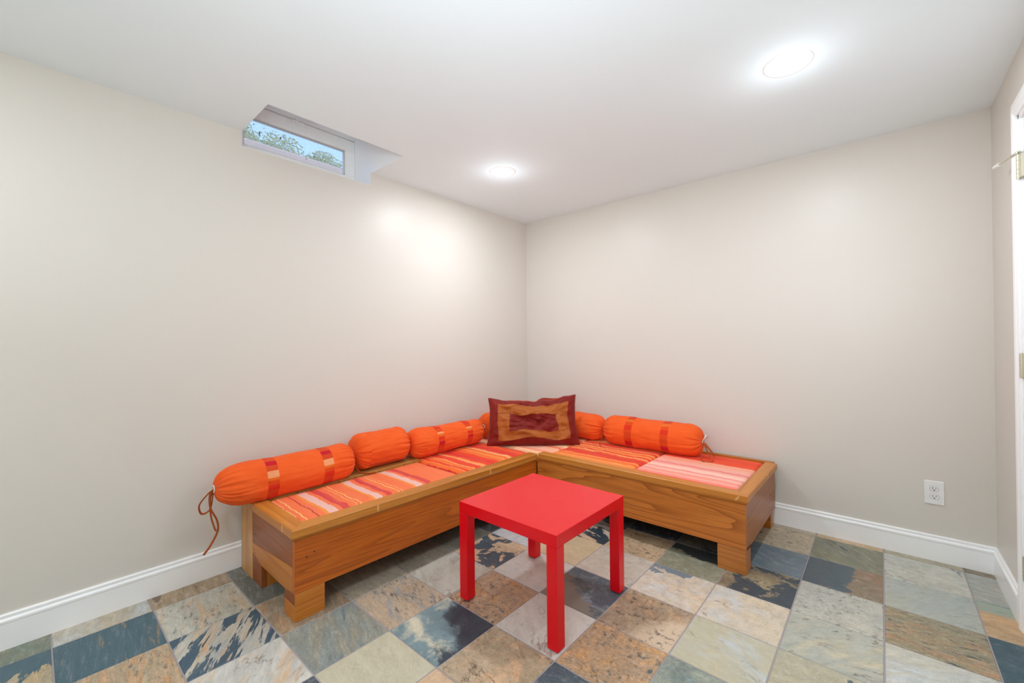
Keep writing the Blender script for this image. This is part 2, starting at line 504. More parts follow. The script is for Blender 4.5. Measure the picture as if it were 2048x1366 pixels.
# j=1
tl(-4, 1, '7d7868', '8a8474'); tl(-3, 1, '7a7565', '8c8676', rot=0, st=1.6)
tl(-2, 1, '9c9282', 'b0a591', speck=.5, SC='3a3a3a', rot=0, st=1.6)
tl(-1, 1, 'c8ae90', 'b8a690', speck=.75, SC='4c5a66', hi='8f9ba0', scale=8, rot=.3, st=1.6)
tl(0, 1, '7f979c', '6c848b', D='2d3843', dirv=(.75, .75), off=.1, amp=.75, hi='d8cfb4', soft=.15, grain=.4)
tl(1, 1, 'bda688', 'aa9a80', speck=.6, SC='4c4c48', vein=.8, hi='d8ae86', VC='4c3a2a', scale=7)
tl(2, 1, '55666f', '4c5d66', D='9fb0b4', dirv=(.9, -.2), off=.2, amp=.5)
# j=2
tl(-4, 2, '7d8078', '6c6f6a', rot=0, st=1.8); tl(-3, 2, '5d6664', '757568', rot=.2, st=2.2, D='2f3a40', off=.5, amp=.8)
tl(-2, 2, 'a8967e', '8a7c68', rot=.3, st=1.9, speck=.3, hi='c89c72')
tl(-1, 2, '8f948a', '84908f', rot=.35, st=2.0, speck=.35, D='6a7c82', off=.9, hi='a3977e')
tl(0, 2, 'c9c4ae', 'beb79c', vein=.5, grain=.7, rot=.2, st=1.6, VC='8f8468')
tl(1, 2, 'dab893', 'cfb090', speck=.3)
# j=3
tl(-4, 3, 'ac9576', '9c8a70', rot=.1, st=1.8, D='6f5a46', off=.9)
tl(-3, 3, 'c2c2b6', 'b6b2a0', rot=.2, st=1.7, hi='d0b08c', speck=.6, SC='485058')
tl(-2, 3, 'c2bba8', 'b3b5b2', D='3b5262', off=.1, amp=.85, rot=.55, st=2.3, hi='d3a878', scale=6)
tl(-1, 3, 'd2d0c8', 'c0c0ba', rot=.55, st=1.9, vein=.7, hi='d6b48c', D='8b8c86', off=1.0)
# j=4
tl(-4, 4, 'c6b596', 'b8b0a0', rot=.1, st=1.6, hi='c4ccd0', speck=.3)
tl(-3, 4, '41606c', '4b6570', D='84745e', off=.42, amp=1.0, rot=.08, st=3.0, grain=.6)
tl(-2, 4, 'c0a584', 'aa9c84', speck=.7, SC='4d6166', rot=.15, st=2.0, hi='cf9c68', scale=8)
tl(-1, 4, 'c5bfae', GY, vein=.5)
# j=5
tl(-4, 5, '6a7b72', '8b8a74', rot=.1, st=1.6)
tl(-3, 5, 'bfa67e', 'a39a80', D='3f5a66', dirv=(-.9, .2), off=.25, amp=.8, rot=.15, st=1.8)
GEN = [dict(A=CR, B=GY, vein=.5), dict(A=SL, B=SLD), dict(A=RU, B=TN, speck=.8, scale=8), dict(A=GN, B=TN, D=SLD, off=.8),
       dict(A=PE, B=CR, speck=.4), dict(A=GY, B=GN, rot=.5, st=1.6)]
GENM = {}
def tmat(i, j):
    if (i, j) in T:
        return tile_mat('%d_%d' % (i + 10, j + 10), seed=i * 7.3 + j * 3.1 + 50, **T[(i, j)])
    k = random.Random(i * 131 + j * 17).randrange(len(GEN))
    if k not in GENM: GENM[k] = tile_mat('common_%d' % k, seed=k * 5.3, **GEN[k])
    return GENM[k]
tile_meshes = {}
def tile_mesh(w_, h_):
    key = (round(w_, 4), round(h_, 4))
    if key not in tile_meshes:
        b = bmesh.new()
        x, y, e = w_ / 2, h_ / 2, 0.0022
        lo = [b.verts.new((sx * x, sy * y, -0.006)) for sx, sy in ((-1, -1), (1, -1), (1, 1), (-1, 1))]
        md = [b.verts.new((sx * x, sy * y, -e * .8)) for sx, sy in ((-1, -1), (1, -1), (1, 1), (-1, 1))]
        hi_ = [b.verts.new((sx * (x - e), sy * (y - e), 0)) for sx, sy in ((-1, -1), (1, -1), (1, 1), (-1, 1))]
        for P, Q in ((lo, md), (md, hi_)):
            for k in range(4): b.faces.new((P[k], P[(k + 1) % 4], Q[(k + 1) % 4], Q[k]))
        b.faces.new(hi_)
        me = bpy.data.meshes.new('tile')
        b.to_mesh(me); b.free()
        me.materials.append(GROUT)
        tile_meshes[key] = me
    return tile_meshes[key]
for j in range(-6, 13):
    for i in range(-4, 7):
        x0, x1 = max(TOX + TS * i, 0.003), min(TOX + TS * (i + 1), RX - 0.003)
        y1, y0 = min(TOY - TS * j, -0.003), max(TOY - TS * (j + 1), RY + 0.003)
        if x1 - x0 < 0.012 or y1 - y0 < 0.012: continue
        g = GAP / 2
        x0 += g; x1 -= g; y0 += g; y1 -= g
        o = bpy.data.objects.new('tile', tile_mesh(x1 - x0, y1 - y0))
        rr = random.Random(i * 57 + j * 91)
        o.location = ((x0 + x1) / 2, (y0 + y1) / 2, -rr.random() * 0.0006)
        link(o, floor)
        o.material_slots[0].link = 'OBJECT'
        o.material_slots[0].material = tmat(i, j)

# ------------------------------------------------------------------ baseboards
BBP = [(0, 0), (0.014, 0), (0.014, 0.099), (0.0125, 0.1005), (0.0125, 0.102), (0.0165, 0.1045), (0.0165, 0.113), (0.0135, 0.1175),
       (0.0085, 0.119), (0.0085, 0.1225), (0.0105, 0.126), (0.0105, 0.132), (0.006, 0.136), (0, 0.136)]
def baseboard(name, f0, f1):
    bm = bmesh.new()
    prism(bm, BBP, f0, f1)
    return struct(obj(name, bm, TRIM))
baseboard('baseboard_left', lambda p: Vector((p[0], -0.0 - p[0], p[1])), lambda p: Vector((p[0], RY, p[1])))
baseboard('baseboard_back', lambda p: Vector((p[0], -p[0], p[1])), lambda p: Vector((RX - p[0], -p[0], p[1])))
baseboard('baseboard_right', lambda p: Vector((RX - p[0], -p[0], p[1])), lambda p: Vector((RX - p[0], -0.492, p[1])))
baseboard('baseboard_front', lambda p: Vector((0, RY + p[0], p[1])), lambda p: Vector((RX, RY + p[0], p[1])))

# ------------------------------------------------------------------ window 1
win = struct(bpy.data.objects.new('window_1', None))
win.location = (WX, (WY0 + WY1) / 2, WZ0)
C.objects.link(win)
def part(name, bm, mat, root, smooth=False):
    """world-space mesh parented to a root that only has a translation"""
    l = root.matrix_basis.translation if root.parent is None else Vector(root.location) + root.parent.location
    for v in bm.verts: v.co -= l
    return obj(name, bm, mat, root, smooth)
GY0, GY1, GZ0, GZ1 = WY0 + 0.07, WY1 - 0.074, 2.372, 2.546   # visible glass
SY0, SY1, SZ0, SZ1 = WY0 + 0.004, WY1 - 0.004, 2.300, 2.624  # sash
bm = bmesh.new()
bx(bm, (WX - 0.07, WY0, WZ0 + .002), (WX + 0.004, SY0 - .001, WZT))
bx(bm, (WX - 0.07, SY1 + .001, WZ0 + .002), (WX + 0.004, WY1, WZT))
bx(bm, (WX - 0.07, SY0, SZ1 + .003), (WX + 0.008, SY1, WZT))
bx(bm, (WX - 0.07, SY0, WZ0 + .002), (WX + 0.006, SY1, SZ0 - .002))
part('window_frame', bm, VINYL, win)
bm = bmesh.new()
bx(bm, (WX - 0.045, SY0, SZ0), (WX, SY1, GZ0), 0.002)
bx(bm, (WX - 0.045, SY0, GZ1), (WX, SY1, SZ1), 0.002)
bx(bm, (WX - 0.045, SY0, GZ0), (WX, GY0, GZ1), 0.002)
bx(bm, (WX - 0.045, GY1, GZ0), (WX, SY1, GZ1), 0.002)
sash = part('sash', bm, VINYL, win)
bm = bmesh.new()
for a, b in (((GY0, GZ0), (GY1, GZ0 + .004)), ((GY0, GZ1 - .005), (GY1, GZ1)), ((GY0, GZ0), (GY0 + .004, GZ1)), ((GY1 - .004, GZ0), (GY1, GZ1))):
    bx(bm, (WX - .016, a[0], a[1]), (WX - .006, b[0], b[1]))
part('glazing_bead', bm, BEAD, sash)
bm = bmesh.new()
bx(bm, (WX + 0.0005, -2.10, SZ1 - .020), (WX + .008, -2.02, SZ1 - 0.001), .002)
bx(bm, (WX + 0.0005, -2.075, SZ1 - .001), (WX + .013, -2.045, SZ1 + .008), .002)
part('latch', bm, VINYL, win)
def glass():
    m = NT('dusty_glass', 0.05)
    t = m.t
    out = t.nodes['Material Output']
    v = m.obj()
    tr = m.n('BsdfTransparent'); tr.inputs[0].default_value = (0.97, 0.98, 0.98, 1)
    gl = m.n('BsdfGlossy'); gl.inputs['Roughness'].default_value = 0.03
    df = m.n('BsdfTranslucent'); df.inputs[0].default_value = (0.85, 0.86, 0.86, 1)
    dk = m.n('BsdfDiffuse'); dk.inputs[0].default_value = (0.10, 0.085, 0.06, 1)
    m1 = m.n('MixShader'); m1.inputs[0].default_value = 0.05
    m.l(tr.outputs[0], m1.inputs[1]); m.l(gl.outputs[0], m1.inputs[2])
    dust = m.rng(m.noise(v, 60, 5, 0.75), 0.35, 0.75, 0.03, 0.16)
    m2 = m.n('MixShader'); m.l(dust, m2.inputs[0])
    m.l(m1.outputs[0], m2.inputs[1]); m.l(df.outputs[0], m2.inputs[2])
    sp = m.rng(m.noise(m.mapping(v, sc=(1, 1, .6)), 75, 2, 0.5), 0.74, 0.77)
    m3 = m.n('MixShader'); m.l(sp, m3.inputs[0])
    m.l(m2.outputs[0], m3.inputs[1]); m.l(dk.outputs[0], m3.inputs[2])
    m.l(m3.outputs[0], out.inputs['Surface'])
    return m.m
bm = bmesh.new()
bx(bm, (WX - .014, GY0, GZ0), (WX - .010, GY1, GZ1))
part('pane', bm, glass(), win)
# bits of debris stuck to the outside of the pane
DEB = plain('dead_leaf', '5a4632', 0.9)
bm = bmesh.new()
rr = random.Random(4)
for (fy, fz, a, l_) in ((.33, .62, 1.2, .016), (.29, .80, 1.0, .007), (.355, .72, 1.5, .008), (.18, .78, .2, .006), (.14, .55, 1.5, .018),
                        (.71, .62, .3, .006), (.78, .30, .8, .006), (.58, .18, .9, .007), (.09, .80, 1., .007), (.83, .70, 1., .005)):
    y = GY0 + (GY1 - GY0) * fy; z = GZ0 + (GZ1 - GZ0) * fz
    d = Vector((0, math.cos(a), math.sin(a))); n_ = Vector((0, -d.z, d.y)); q = .16 + .3 * rr.random()
    prism(bm, [(-1, 0), (-.3, q), (.5, q * .8), (1, 0), (.4, -q), (-.4, -q * .7)],
          lambda p: Vector((WX - .0098, y, z)) + d * p[0] * l_ + n_ * p[1] * l_ * .8,
          lambda p: Vector((WX - .0085, y, z)) + d * p[0] * l_ + n_ * p[1] * l_ * .8)
o = part('debris', bm, DEB, win)
o['kind'] = 'stuff'
# outside: retaining kerb, bank and shrubs beyond the window
bm = bmesh.new()
bx(bm, (-1.75, -6.0, 1.6), (-1.25, 4.5, 2.875), .02)
struct(obj('wall_outside', bm, CONCRETE))
bm = bmesh.new()
bx(bm, (-9, -9, 1.5), (-1.75, 9, 2.84))
struct(obj('ground_outside', bm, GRASS))
bm = bmesh.new()
bx(bm, (-1.25, -6.0, 1.5), (-.32, 4.5, 2.0))
struct(obj('ground_well', bm, CONCRETE))
LEAF = NT('leaves', 0.7, 0.2)
v = LEAF.obj()
LEAF.col(LEAF.mix(LEAF.rng(LEAF.noise(v, 6, 3), .3, .7), lin('aeba9e'), lin('c4ccb0')))
LEAF = LEAF.m
BARK = plain('bark', '6a5a48', 0.9)
def shrub(x, y, r, h, label, seed):
    t = thing('shrub', label, 'shrub', (x, y, 2.84), 'shrubs beyond the window')
    rr = random.Random(seed)
    b = bmesh.new()
    for k in range(5):
        a = rr.random() * 6.28
        tube(b, spline([(0, 0, -.02), (math.cos(a) * r * .25, math.sin(a) * r * .25, h * .4), (math.cos(a) * r * .6, math.sin(a) * r * .6, h * .8)], 3), .014, 5)
    obj('stem', b, BARK, t)
    b = bmesh.new()
    for k in range(9000):
        d = Vector((rr.gauss(0, 1), rr.gauss(0, 1), rr.gauss(0, 1))).normalized() * (rr.random() ** .35)
        c = Vector((d.x * r, d.y * r, h * .52 + d.z * h * .5)) * (1 + .12 * math.sin(7 * d.x + seed))
        u = Vector((rr.gauss(0, 1), rr.gauss(0, 1), rr.gauss(0, .6))).normalized(); q = u.orthogonal().normalized()
        s = .012 + .013 * rr.random()
        w_ = [b.verts.new(c + u * s * p[0] + q * s * p[1]) for p in ((-1, 0), (0, .4), (1, 0), (0, -.4))]
        b.faces.new(w_)
    f = obj('foliage', b, LEAF, t)
    f['kind'] = 'stuff'
for k, (x, y, r, h, lb) in enumerate(((-2.45, -1.88, .33, .68, 'green shrub seen through the window, left end of the pane'),
                                      (-2.95, -1.22, .37, .86, 'tallest green shrub seen through the middle of the window'),
                                      (-2.38, -.93, .28, .56, 'lower green shrub seen through the window, right of the tallest one'))):
    shrub(x, y, r, h, lb, k + 2)

# ------------------------------------------------------------------ door 1 in the right wall
door = struct(bpy.data.objects.new('door_1', None))
door.location = (RX, (DY0 + DY1) / 2, 0)
C.objects.link(door)
DP = TRIM
bm = bmesh.new()
bx(bm, (RX + .006, DY0 + .022, .012), (RX + .041, DY1 - .022, DZ - .022), .002)
leaf = part('door_leaf', bm, DP, door)
for (y0, y1, z0, z1) in ((DY0 + .14, DY0 + .38, .25, .95), (DY1 - .38, DY1 - .14, .25, .95), (DY0 + .14, DY0 + .38, 1.12, 1.92), (DY1 - .38, DY1 - .14, 1.12, 1.92)):
    bm = bmesh.new()
    bx(bm, (RX + .001, y0, z0), (RX + .0065, y1, z1), .0025)
    bx(bm, (RX - .001, y0 + .04, z0 + .04), (RX + .0015, y1 - .04, z1 - .04), .0012)
    part('door_panel', bm, DP, leaf)
bm = bmesh.new()
bx(bm, (RX - .004, DY0, 0), (RX + .11, DY0 + .019, DZ)); bx(bm, (RX - .004, DY1 - .019, 0), (RX + .11, DY1, DZ))
bx(bm, (RX - .004, DY0, DZ - .019), (RX + .11, DY1, DZ))
part('door_jamb', bm, DP, door)
CW = 0.070
CPf = [(0, 0), (0, .010), (.008, .0135), (.014, .012), (.018, .0155), (.030, .018), (.046, .016), (.060, .0135), (CW, .011), (CW, 0)]   # inner -> outer edge
bm = bmesh.new()
yi1, yi0, zi = DY1 - .006, DY0 + .006, DZ - .006
prism(bm, CPf, lambda p: Vector((RX - p[1], yi1 + p[0], .0)), lambda p: Vector((RX - p[1], yi1 + p[0], zi + p[0])))
prism(bm, CPf, lambda p: Vector((RX - p[1], yi0 - p[0], .0)), lambda p: Vector((RX - p[1], yi0 - p[0], zi + p[0])))
prism(bm, CPf, lambda p: Vector((RX - p[1], yi1 + p[0], zi + p[0])), lambda p: Vector((RX - p[1], yi0 - p[0], zi + p[0])))
part('door_casing', bm, TRIM, door)
def hinge(z):
    y = DY1 - .020
    x = RX - .0065
    b = bmesh.new()
    for k in range(5):
        disc(b, (x, y, z + k * .0180), .0062, (0, 0, 1), 14, .0170)
    disc(b, (x, y, z - .005), .0048, (0, 0, 1), 12, .005)
    disc(b, (x, y, z + .0895), .0048, (0, 0, 1), 12, .006)
    bx(b, (x + .001, y - .034, z), (x + .0042 + .006, y - .002, z + .089))
    hg = part('hinge', b, BRASS, door, False)
    return hg
h1 = hinge(1.825)
hinge(1.03)
hinge(0.22)
# hinge-pin door stop with its white rubber tip
bm = bmesh.new()
hx, hy, hz = RX - .0065, DY1 - .020, 1.924
disc(bm, (hx, hy, hz), .0085, (0, 0, 1), 16, .008)
tip = Vector((RX - .040, -0.452, hz + .006))
tube(bm, [(hx, hy, hz + .004), (hx - .012, hy + .03, hz + .005), tip], .0042, 8)
tube(bm, [(hx, hy, hz + .004), (hx - .004, hy - .03, hz + .003)], .004, 8)
stop = part('hinge_stop', bm, BRASS, door)
bm = bmesh.new()
d = (tip - Vector((hx - .012, hy + .03, hz + .005))).normalized()
disc(bm, tip - d * .004, .0075, d, 14, .036)
part('rubber_tip', bm, WHITE, stop)

# ------------------------------------------------------------------ recessed downlights
dl_names = ['round recessed downlight in the ceiling, nearer one at the upper right',
            'round recessed downlight in the ceiling near the corner above the couch',
            'round recessed downlight behind the camera on the right side', 'round recessed downlight behind the camera on the left side']
for k, (x, y) in enumerate(DOWNLIGHTS):
    t = thing('downlight', dl_names[k], 'light', (x, y, H), 'recessed downlights in the ceiling')
    b = bmesh.new()
    n = 40
    prof = [(.070, -.0005), (.071, -.004), (.078, -.0065), (.088, -.005), (.092, -.0005)]
    rings = [[b.verts.new((r * math.cos(6.28318 * q / n), r * math.sin(6.28318 * q / n), z)) for q in range(n)] for r, z in prof]
    for A, B in zip(rings, rings[1:]):
        for q in range(n): b.faces.new((A[q], A[(q + 1) % n], B[(q + 1) % n], B[q]))
    obj('trim_ring', b, WHITE, t, True)
    b = bmesh.new()
    disc(b, (0, 0, -.0028), .0705, (0, 0, 1), n, .0024)
    obj('lens', b, LENS, t)

# ------------------------------------------------------------------ wall outlet
ot = thing('wall_outlet', 'white duplex electrical outlet plate on the back wall above the baseboard', 'outlet', (2.808, 0, 0.3625))
bm = bmesh.new()
def plate_fn(co): return co
bx(bm, (-.0385, -.006, -.0625), (.0385, 0, .0625), .0028, 2)
obj('cover_plate', bm, WHITE, ot)
for zc in (.0215, -.0215):
    b = bmesh.new()
    n = 32
    poly = []
    for q in range(n):
        a = 6.28318 * q / n
        poly.append((.0172 * math.cos(a), max(-.0128, min(.0128, .0172 * math.sin(a)))))
    prism(b, poly, lambda p: Vector((p[0], -.0055, zc + p[1])), lambda p: Vector((p[0], -.0082, zc + p[1])))
    rc = obj('receptacle', b, WHITE, ot)
    b = bmesh.new()
    prism(b, [(x * 1.07, z * 1.09) for x, z in poly], lambda p: Vector((p[0], -.0045, zc + p[1])), lambda p: Vector((p[0], -.0063, zc + p[1])))
    obj('gap_line', b, GASKET, rc)
    b = bmesh.new()
    bx(b, (-.0075, -.0086, zc - .0010), (-.0052, -.0081, zc + .0082))
    bx(b, (.0052, -.0086, zc + .0000), (.0075, -.0081, zc + .0076))
    disc(b, (0, -.0081, zc - .0070), .0030, (0, -1, 0), 12, .0005)
    obj('slots', b, DARK, rc)
b = bmesh.new()
disc(b, (0, -.0058, 0), .003, (0, -1, 0), 14, .0012)
obj('screw', b, WHITE, ot)

# ------------------------------------------------------------------ benches
def rim_profile(w_in, z0, z1, out):
    """cross-section (across, z): across grows outwards; panel face at 0"""
    return [(-w_in, z0 + .020), (-w_in, z1 - .003), (-w_in + .003, z1), (out - .004, z1), (out, z1 - .004), (out, z0 + .020), (out - .004, z0 + .012), (0.001, z0), (-.02, z0)]
BX0, BY0 = 0.715, -2.455
def skew(co):
    co = Vector(co)
    co.x += 0.020 * (co.y + 2.46) * max(0, co.x) / .72
    return co
benchL = thing('corner_bench', 'long honey-coloured wooden bench box along the left wall under the window', 'bench', (0.36, -1.25, 0), 'wooden benches in the corner')
def bpart(root, name, bm, mat, fn=None, sm=False):
    if fn:
        for v in bm.verts: v.co = fn(v.co)
    return part(name, bm, mat, root, sm)
LZ0, LZ1 = .345, .400
JX, JY = 0.757, -0.820           # inner corner where the benches meet
# front panel
bpart(benchL, 'front_panel', box((BX0 - .022, BY0, .120), (BX0, JY + .0, LZ0 + .004), .0012), W_PAN_Y, skew)
# end face built of separate boards
def board(name, pts, mat, y0=BY0, y1=BY0 + .024, root=benchL):
    b = bmesh.new()
    prism(b, pts, lambda p: Vector((p[0], y0, p[1])), lambda p: Vector((p[0], y1, p[1])))
    bmesh.ops.bevel(b, geom=b.edges[:], offset=.0008, segments=1, affect='EDGES')
    return bpart(root, name, b, mat)
xe = BX0 - .0225
board('end_board', [(.196, .185), (xe, .228), (xe, LZ0 + .003), (.196, LZ0 + .003)], W_RED)
board('end_board', [(.196, .140), (.322, .1085), (.60, .1085), (xe, .120), (xe, .2270), (.196, .1840)], W_END)
board('end_board', [(.196, 0), (.3215, 0), (.3215, .108), (.196, .1388)], W_RED)
# legs
b = box((BX0 - .112, BY0 + .0005, 0), (BX0 - .001, BY0 + .128, .0665), .001)
lg = bpart(benchL, 'leg', b, W_END_Y)
b = box((BX0 - .112, BY0 + .0004, .0672), (BX0 - .001, BY0 + .128, .1195), .001)
bpart(benchL, 'leg_block', b, W_RED)
b = box((BX0 - .0008, BY0 + .0004, 0), (BX0 + .001, BY0 + .128, .1185), .0004)
bpart(benchL, 'leg_facing', b, W_END_Y)
bpart(benchL, 'leg', box((.20, BY0 + .0245, 0), (.3212, BY0 + .12, .13), .001), W_END)
bpart(benchL, 'leg', box((.60, -.98, 0), (.71, -.87, .12), .001), W_END)
bpart(benchL, 'leg', box((.06, -.30, 0), (.17, -.19, .33), .001), W_END)
# pale upright panel between bench and wall
bpart(benchL, 'upright_panel', box((.030, BY0 - .001, 0), (.1955, BY0 + .022, .398), .001), W_PALE)
# deck and ledge
bpart(benchL, 'deck', box((.20, BY0 + .024, .315), (BX0 - .022, -.03, .335), 0), W_DECK, skew)
lb = bpart(benchL, 'rear_ledge', box((.030, BY0 + .0225, .380), (.236, -1.456, .402), .0015), W_LEDGE)
bpart(benchL, 'ledge_support', box((.20, BY0 + .0245, .335), (.232, -1.46, .3795), 0), W_LEDGE)
for y in (-2.25, -2.02, -1.92, -1.83, -1.76, -1.58, -1.50):
    b = bmesh.new()
    disc(b, (.2358, y, .391), .0032, (1, 0, 0), 10, .0012)
    part('screw', b, DARK, benchL)
# end-face nail holes
for x, z in ((.215, .232), (.236, .243), (.222, .198), (.221, .157), (.232, .143), (.246, .237)):
    b = bmesh.new()
    disc(b, (x, BY0 - .0003, z), .0033, (0, 1, 0), 10, .002)
    part('nail_hole', b, DARK, benchL)
for y, z in ((-2.405, .262), (-2.372, .274), (-1.50, .20)):
    b = bmesh.new()
    disc(b, (BX0 + .020 * (y + 2.46) - .0016, y, z), .0035, (1, 0, 0), 10, .002)
    part('knot', b, DARK, benchL)
# rim: mitred, long front piece and short end piece
OUT = .017
pf = rim_profile(.056, LZ0, LZ1, OUT)
b = bmesh.new()
prism(b, pf, lambda p: skew((BX0 + p[0], BY0 - p[0], p[1])), lambda p: skew((BX0 + p[0], JY - .016, p[1])))
part('rim', b, W_RIM_Y, benchL)
b = bmesh.new()
prism(b, pf, lambda p: Vector((.205, BY0 - p[0], p[1])), lambda p: Vector((BX0 - .0007 + p[0], BY0 - p[0], p[1])))
part('rim', b, W_RIM_X, benchL)
# filled slots (pale keys) in the rim
for y in (-2.073, -1.298):
    b = bmesh.new()
    bx(b, (BX0 + OUT - .004, y - .004, LZ0 + .021), (BX0 + OUT + .0006, y + .004, LZ1 - .004), 0, fn=skew)
    part('filler_key', b, W_INLAY, benchL)
b = bmesh.new()
bx(b, (.623, BY0 - OUT - .0006, LZ0 + .021), (.631, BY0 - OUT + .003, LZ1 - .004))
part('filler_key', b, W_INLAY, benchL)

RXE, RZ0, RZ1 = 2.080, .356, .408
benchR = thing('corner_bench', 'shorter wooden bench box along the back wall, open grain front', 'bench', (1.42, -.44, 0), 'wooden benches in the corner')
FY = -.822
part('front_panel', box((JX - .002, FY, .128), (RXE, FY + .022, RZ0 + .004), .0012), W_PAN_X, benchR)
part('end_panel', box((RXE - .021, FY + .0225, .115), (RXE - .0005, -.045, RZ0 + .004), .0012), W_SIDE, benchR)
part('leg', box((RXE - .135, FY + .001, 0), (RXE - .0005, FY + .10, .1265), .0012), W_LEG, benchR)
part('leg', box((RXE - .075, -.125, 0), (RXE - .012, -.06, .115), .001), W_END, benchR)
part('leg', box((.92, FY + .05, 0), (1.03, FY + .15, .1275), .001), W_END, benchR)
part('leg', box((.85, -.125, 0), (.93, -.06, .33), .001), W_END, benchR)
part('deck', box((JX + .0, FY + .024, .315), (RXE - .022, -.05, .335), 0), W_DECK, benchR)
pr = rim_profile(.052, RZ0, RZ1, .016)
b = bmesh.new()
prism(b, pr, lambda p: Vector((JX + .019, FY - p[0], p[1])), lambda p: Vector((RXE + p[0], FY - p[0], p[1])))
part('rim', b, W_RIM_X, benchR)
b = bmesh.new()
def zs(p, y): return p[1] - .008 * (y + .82) / .76
prism(b, pr, lambda p: Vector((RXE + p[0], FY - p[0] + .0007, p[1])), lambda p: Vector((RXE + p[0], -.066, p[1] - .006)))
part('rim', b, W_RIM_Y, benchR)
part('rear_rail', box((JX + .06, -.050, .34), (RXE - .004, -.022, .402), .002), W_RIM_X, benchR)
b = bmesh.new()
q = Vector((2.046, FY - .016, .388))
prism(b, [(-.012, -.010), (-.004, -.012), (.012, .010), (.004, .012)], lambda p: Vector((q.x + p[0], q.y - .0006, q.z + p[1])), lambda p: Vector((q.x + p[0], q.y + .003, q.z + p[1])))
part('filler_key', b, W_INLAY, benchR)
b = bmesh.new()
bx(b, (RXE + .012, -.36, RZ0 + .022), (RXE + .0166, -.345, RZ1 - .006))
part('filler_key', b, W_INLAY, benchR)
b = bmesh.new()
for y, z in ((-.20, .235),):
    disc(b, (RXE - .0015, y, z), .006, (1, 0, 0), 12, .0016)
part('knot', b, DARK, benchR)

# ------------------------------------------------------------------ seat mats
def stripe_mat(name, y0, stops, wob=.010, dirty=.12, wash=None):
    """stops: [(y, colour)] colour from that y on; y runs across the stripes"""
    m = NT(name, 0.82, 0.15)
    v = m.n('NewGeometry').outputs['Position']
    sp = m.n('SeparateXYZ'); m.l(v, sp.inputs[0])
    n = m.noise(m.mapping(v, sc=(1.5, .5, 1)), 9, 4, .62)
    n2 = m.noise(m.mapping(v, sc=(1, 1, 1)), 70, 2, .6)
    yy = m.math('ADD', sp.outputs[1], m.math('ADD', m.math('MULTIPLY', m.math('SUBTRACT', n, .5), wob * 2), m.math('MULTIPLY', m.math('SUBTRACT', n2, .5), .004)))
    ya, yb = stops[0][0], stops[-1][0] + .05
    f = m.rng(yy, ya, yb)
    st = [((s[0] - ya) / (yb - ya), lin(s[1])) for s in stops]
    col = m.ramp(f, st, 'CONSTANT')
    # woven threads: fine lines along the stripes
    th = m.noise(m.mapping(v, sc=(4, 260, 4)), 1.0, 2, .5)
    col = m.mix(m.rng(th, .35, .75, 0,   .12 if wash is None else .08), col, lin('ffd9b8') if wash is None else lin(wash))
    col = m.mix(m.rng(n2, .3, .8, 0, dirty), col, lin('c0381c'))
    m.col(col)
    m.b.inputs['Sheen Weight'].default_value = .04
    fine = m.noise(v, 800, 2)
    m.bump(fine, .1, .001)
    return m.m
CO, CRI, LAV, YE, CM, PK, OR_, SC_, DR = 'ef7040', 'd43a3c', 'e8b6ac', 'f08c3a', 'f2b870', 'f0695a', 'ee6a26', 'e63a1a', 'b8202a'
def group(y):   # one repeat of the first mat: yellow, lavender, crimson, two cream lines
    return [(y - .016, YE), (y, LAV), (y + .042, CO), (y + .066, CRI), (y + .100, CO), (y + .134, CM), (y + .139, CO), (y + .155, CM), (y + .160, CO)]
S1 = [(-2.44, PK), (-2.425, DR), (-2.418, PK), (-2.392, CM), (-2.387, CO), (-2.368, CM), (-2.363, CO), (-2.318, DR), (-2.311, CO)] + group(-2.265) + group(-2.025) + group(-1.775)[:7] + [(-1.59, CM), (-1.585, CO), (-1.54, YE), (-1.50, CO)]
S1 = S1[:32]
S2 = [(-1.49, 'd21d28'), (-1.452, OR_), (-1.425, YE), (-1.415, SC_), (-1.385, YE), (-1.375, OR_), (-1.345, CM), (-1.338, SC_), (-1.275, 'f09a5a'), (-1.245, YE), (-1.235, SC_), (-1.205, 'dc2a22'),
      (-1.165, SC_), (-1.115, OR_), (-1.075, YE), (-1.05, OR_), (-1.012, 'f2a868'), (-.980, SC_), (-.955, 'de2c24'), (-.915, SC_), (-.875, OR_), (-.86, SC_), (-.79, 'f5b47c'), (-.765, 'f28a58')]
S3 = [(-.80, 'f3a272'), (-.775, 'f6bd92'), (-.745, 'f08a6a'), (-.725, 'f4a088'), (-.70, 'f5b293'), (-.63, 'f6b08c'), (-.60, 'ee6a48'), (-.575, 'f4a078'), (-.535, 'f5c9a0'), (-.49, 'f2905c'), (-.46, 'ee7a40'), (-.40, 'f5b080'), (-.34, 'ee5a34'), (-.28, 'f4a070'), (-.2, 'ee7040')]
S4 = [(-.80, 'f0863a'), (-.690, 'f2a04e'), (-.675, OR_), (-.640, 'f2904a'), (-.62, SC_), (-.575, 'dc3020'), (-.525, 'ea5228'), (-.495, 'f3a860'), (-.475, 'e63e1e'), (-.44, 'f2a257'), (-.425, OR_), (-.385, 'f2a05c'), (-.365, 'e6461f'),
      (-.325, 'f0a060'), (-.305, 'e03c22'), (-.25, OR_), (-.22, 'f29a54'), (-.18, OR_)]
S5 = [(-.80, 'f26a58'), (-.715, 'f28c7e'), (-.685, 'f2a896'), (-.66, 'f09484'), (-.62, 'f2b4a2'), (-.575, 'ec9088'), (-.55, 'f4c2b0'), (-.49, 'f0a292'), (-.455, 'e4787a'), (-.435, 'f2aa98'), (-.36, 'f2a284'), (-.285, 'ee4a22'), (-.20, 'ea4420'), (-.12, 'ee5226')]
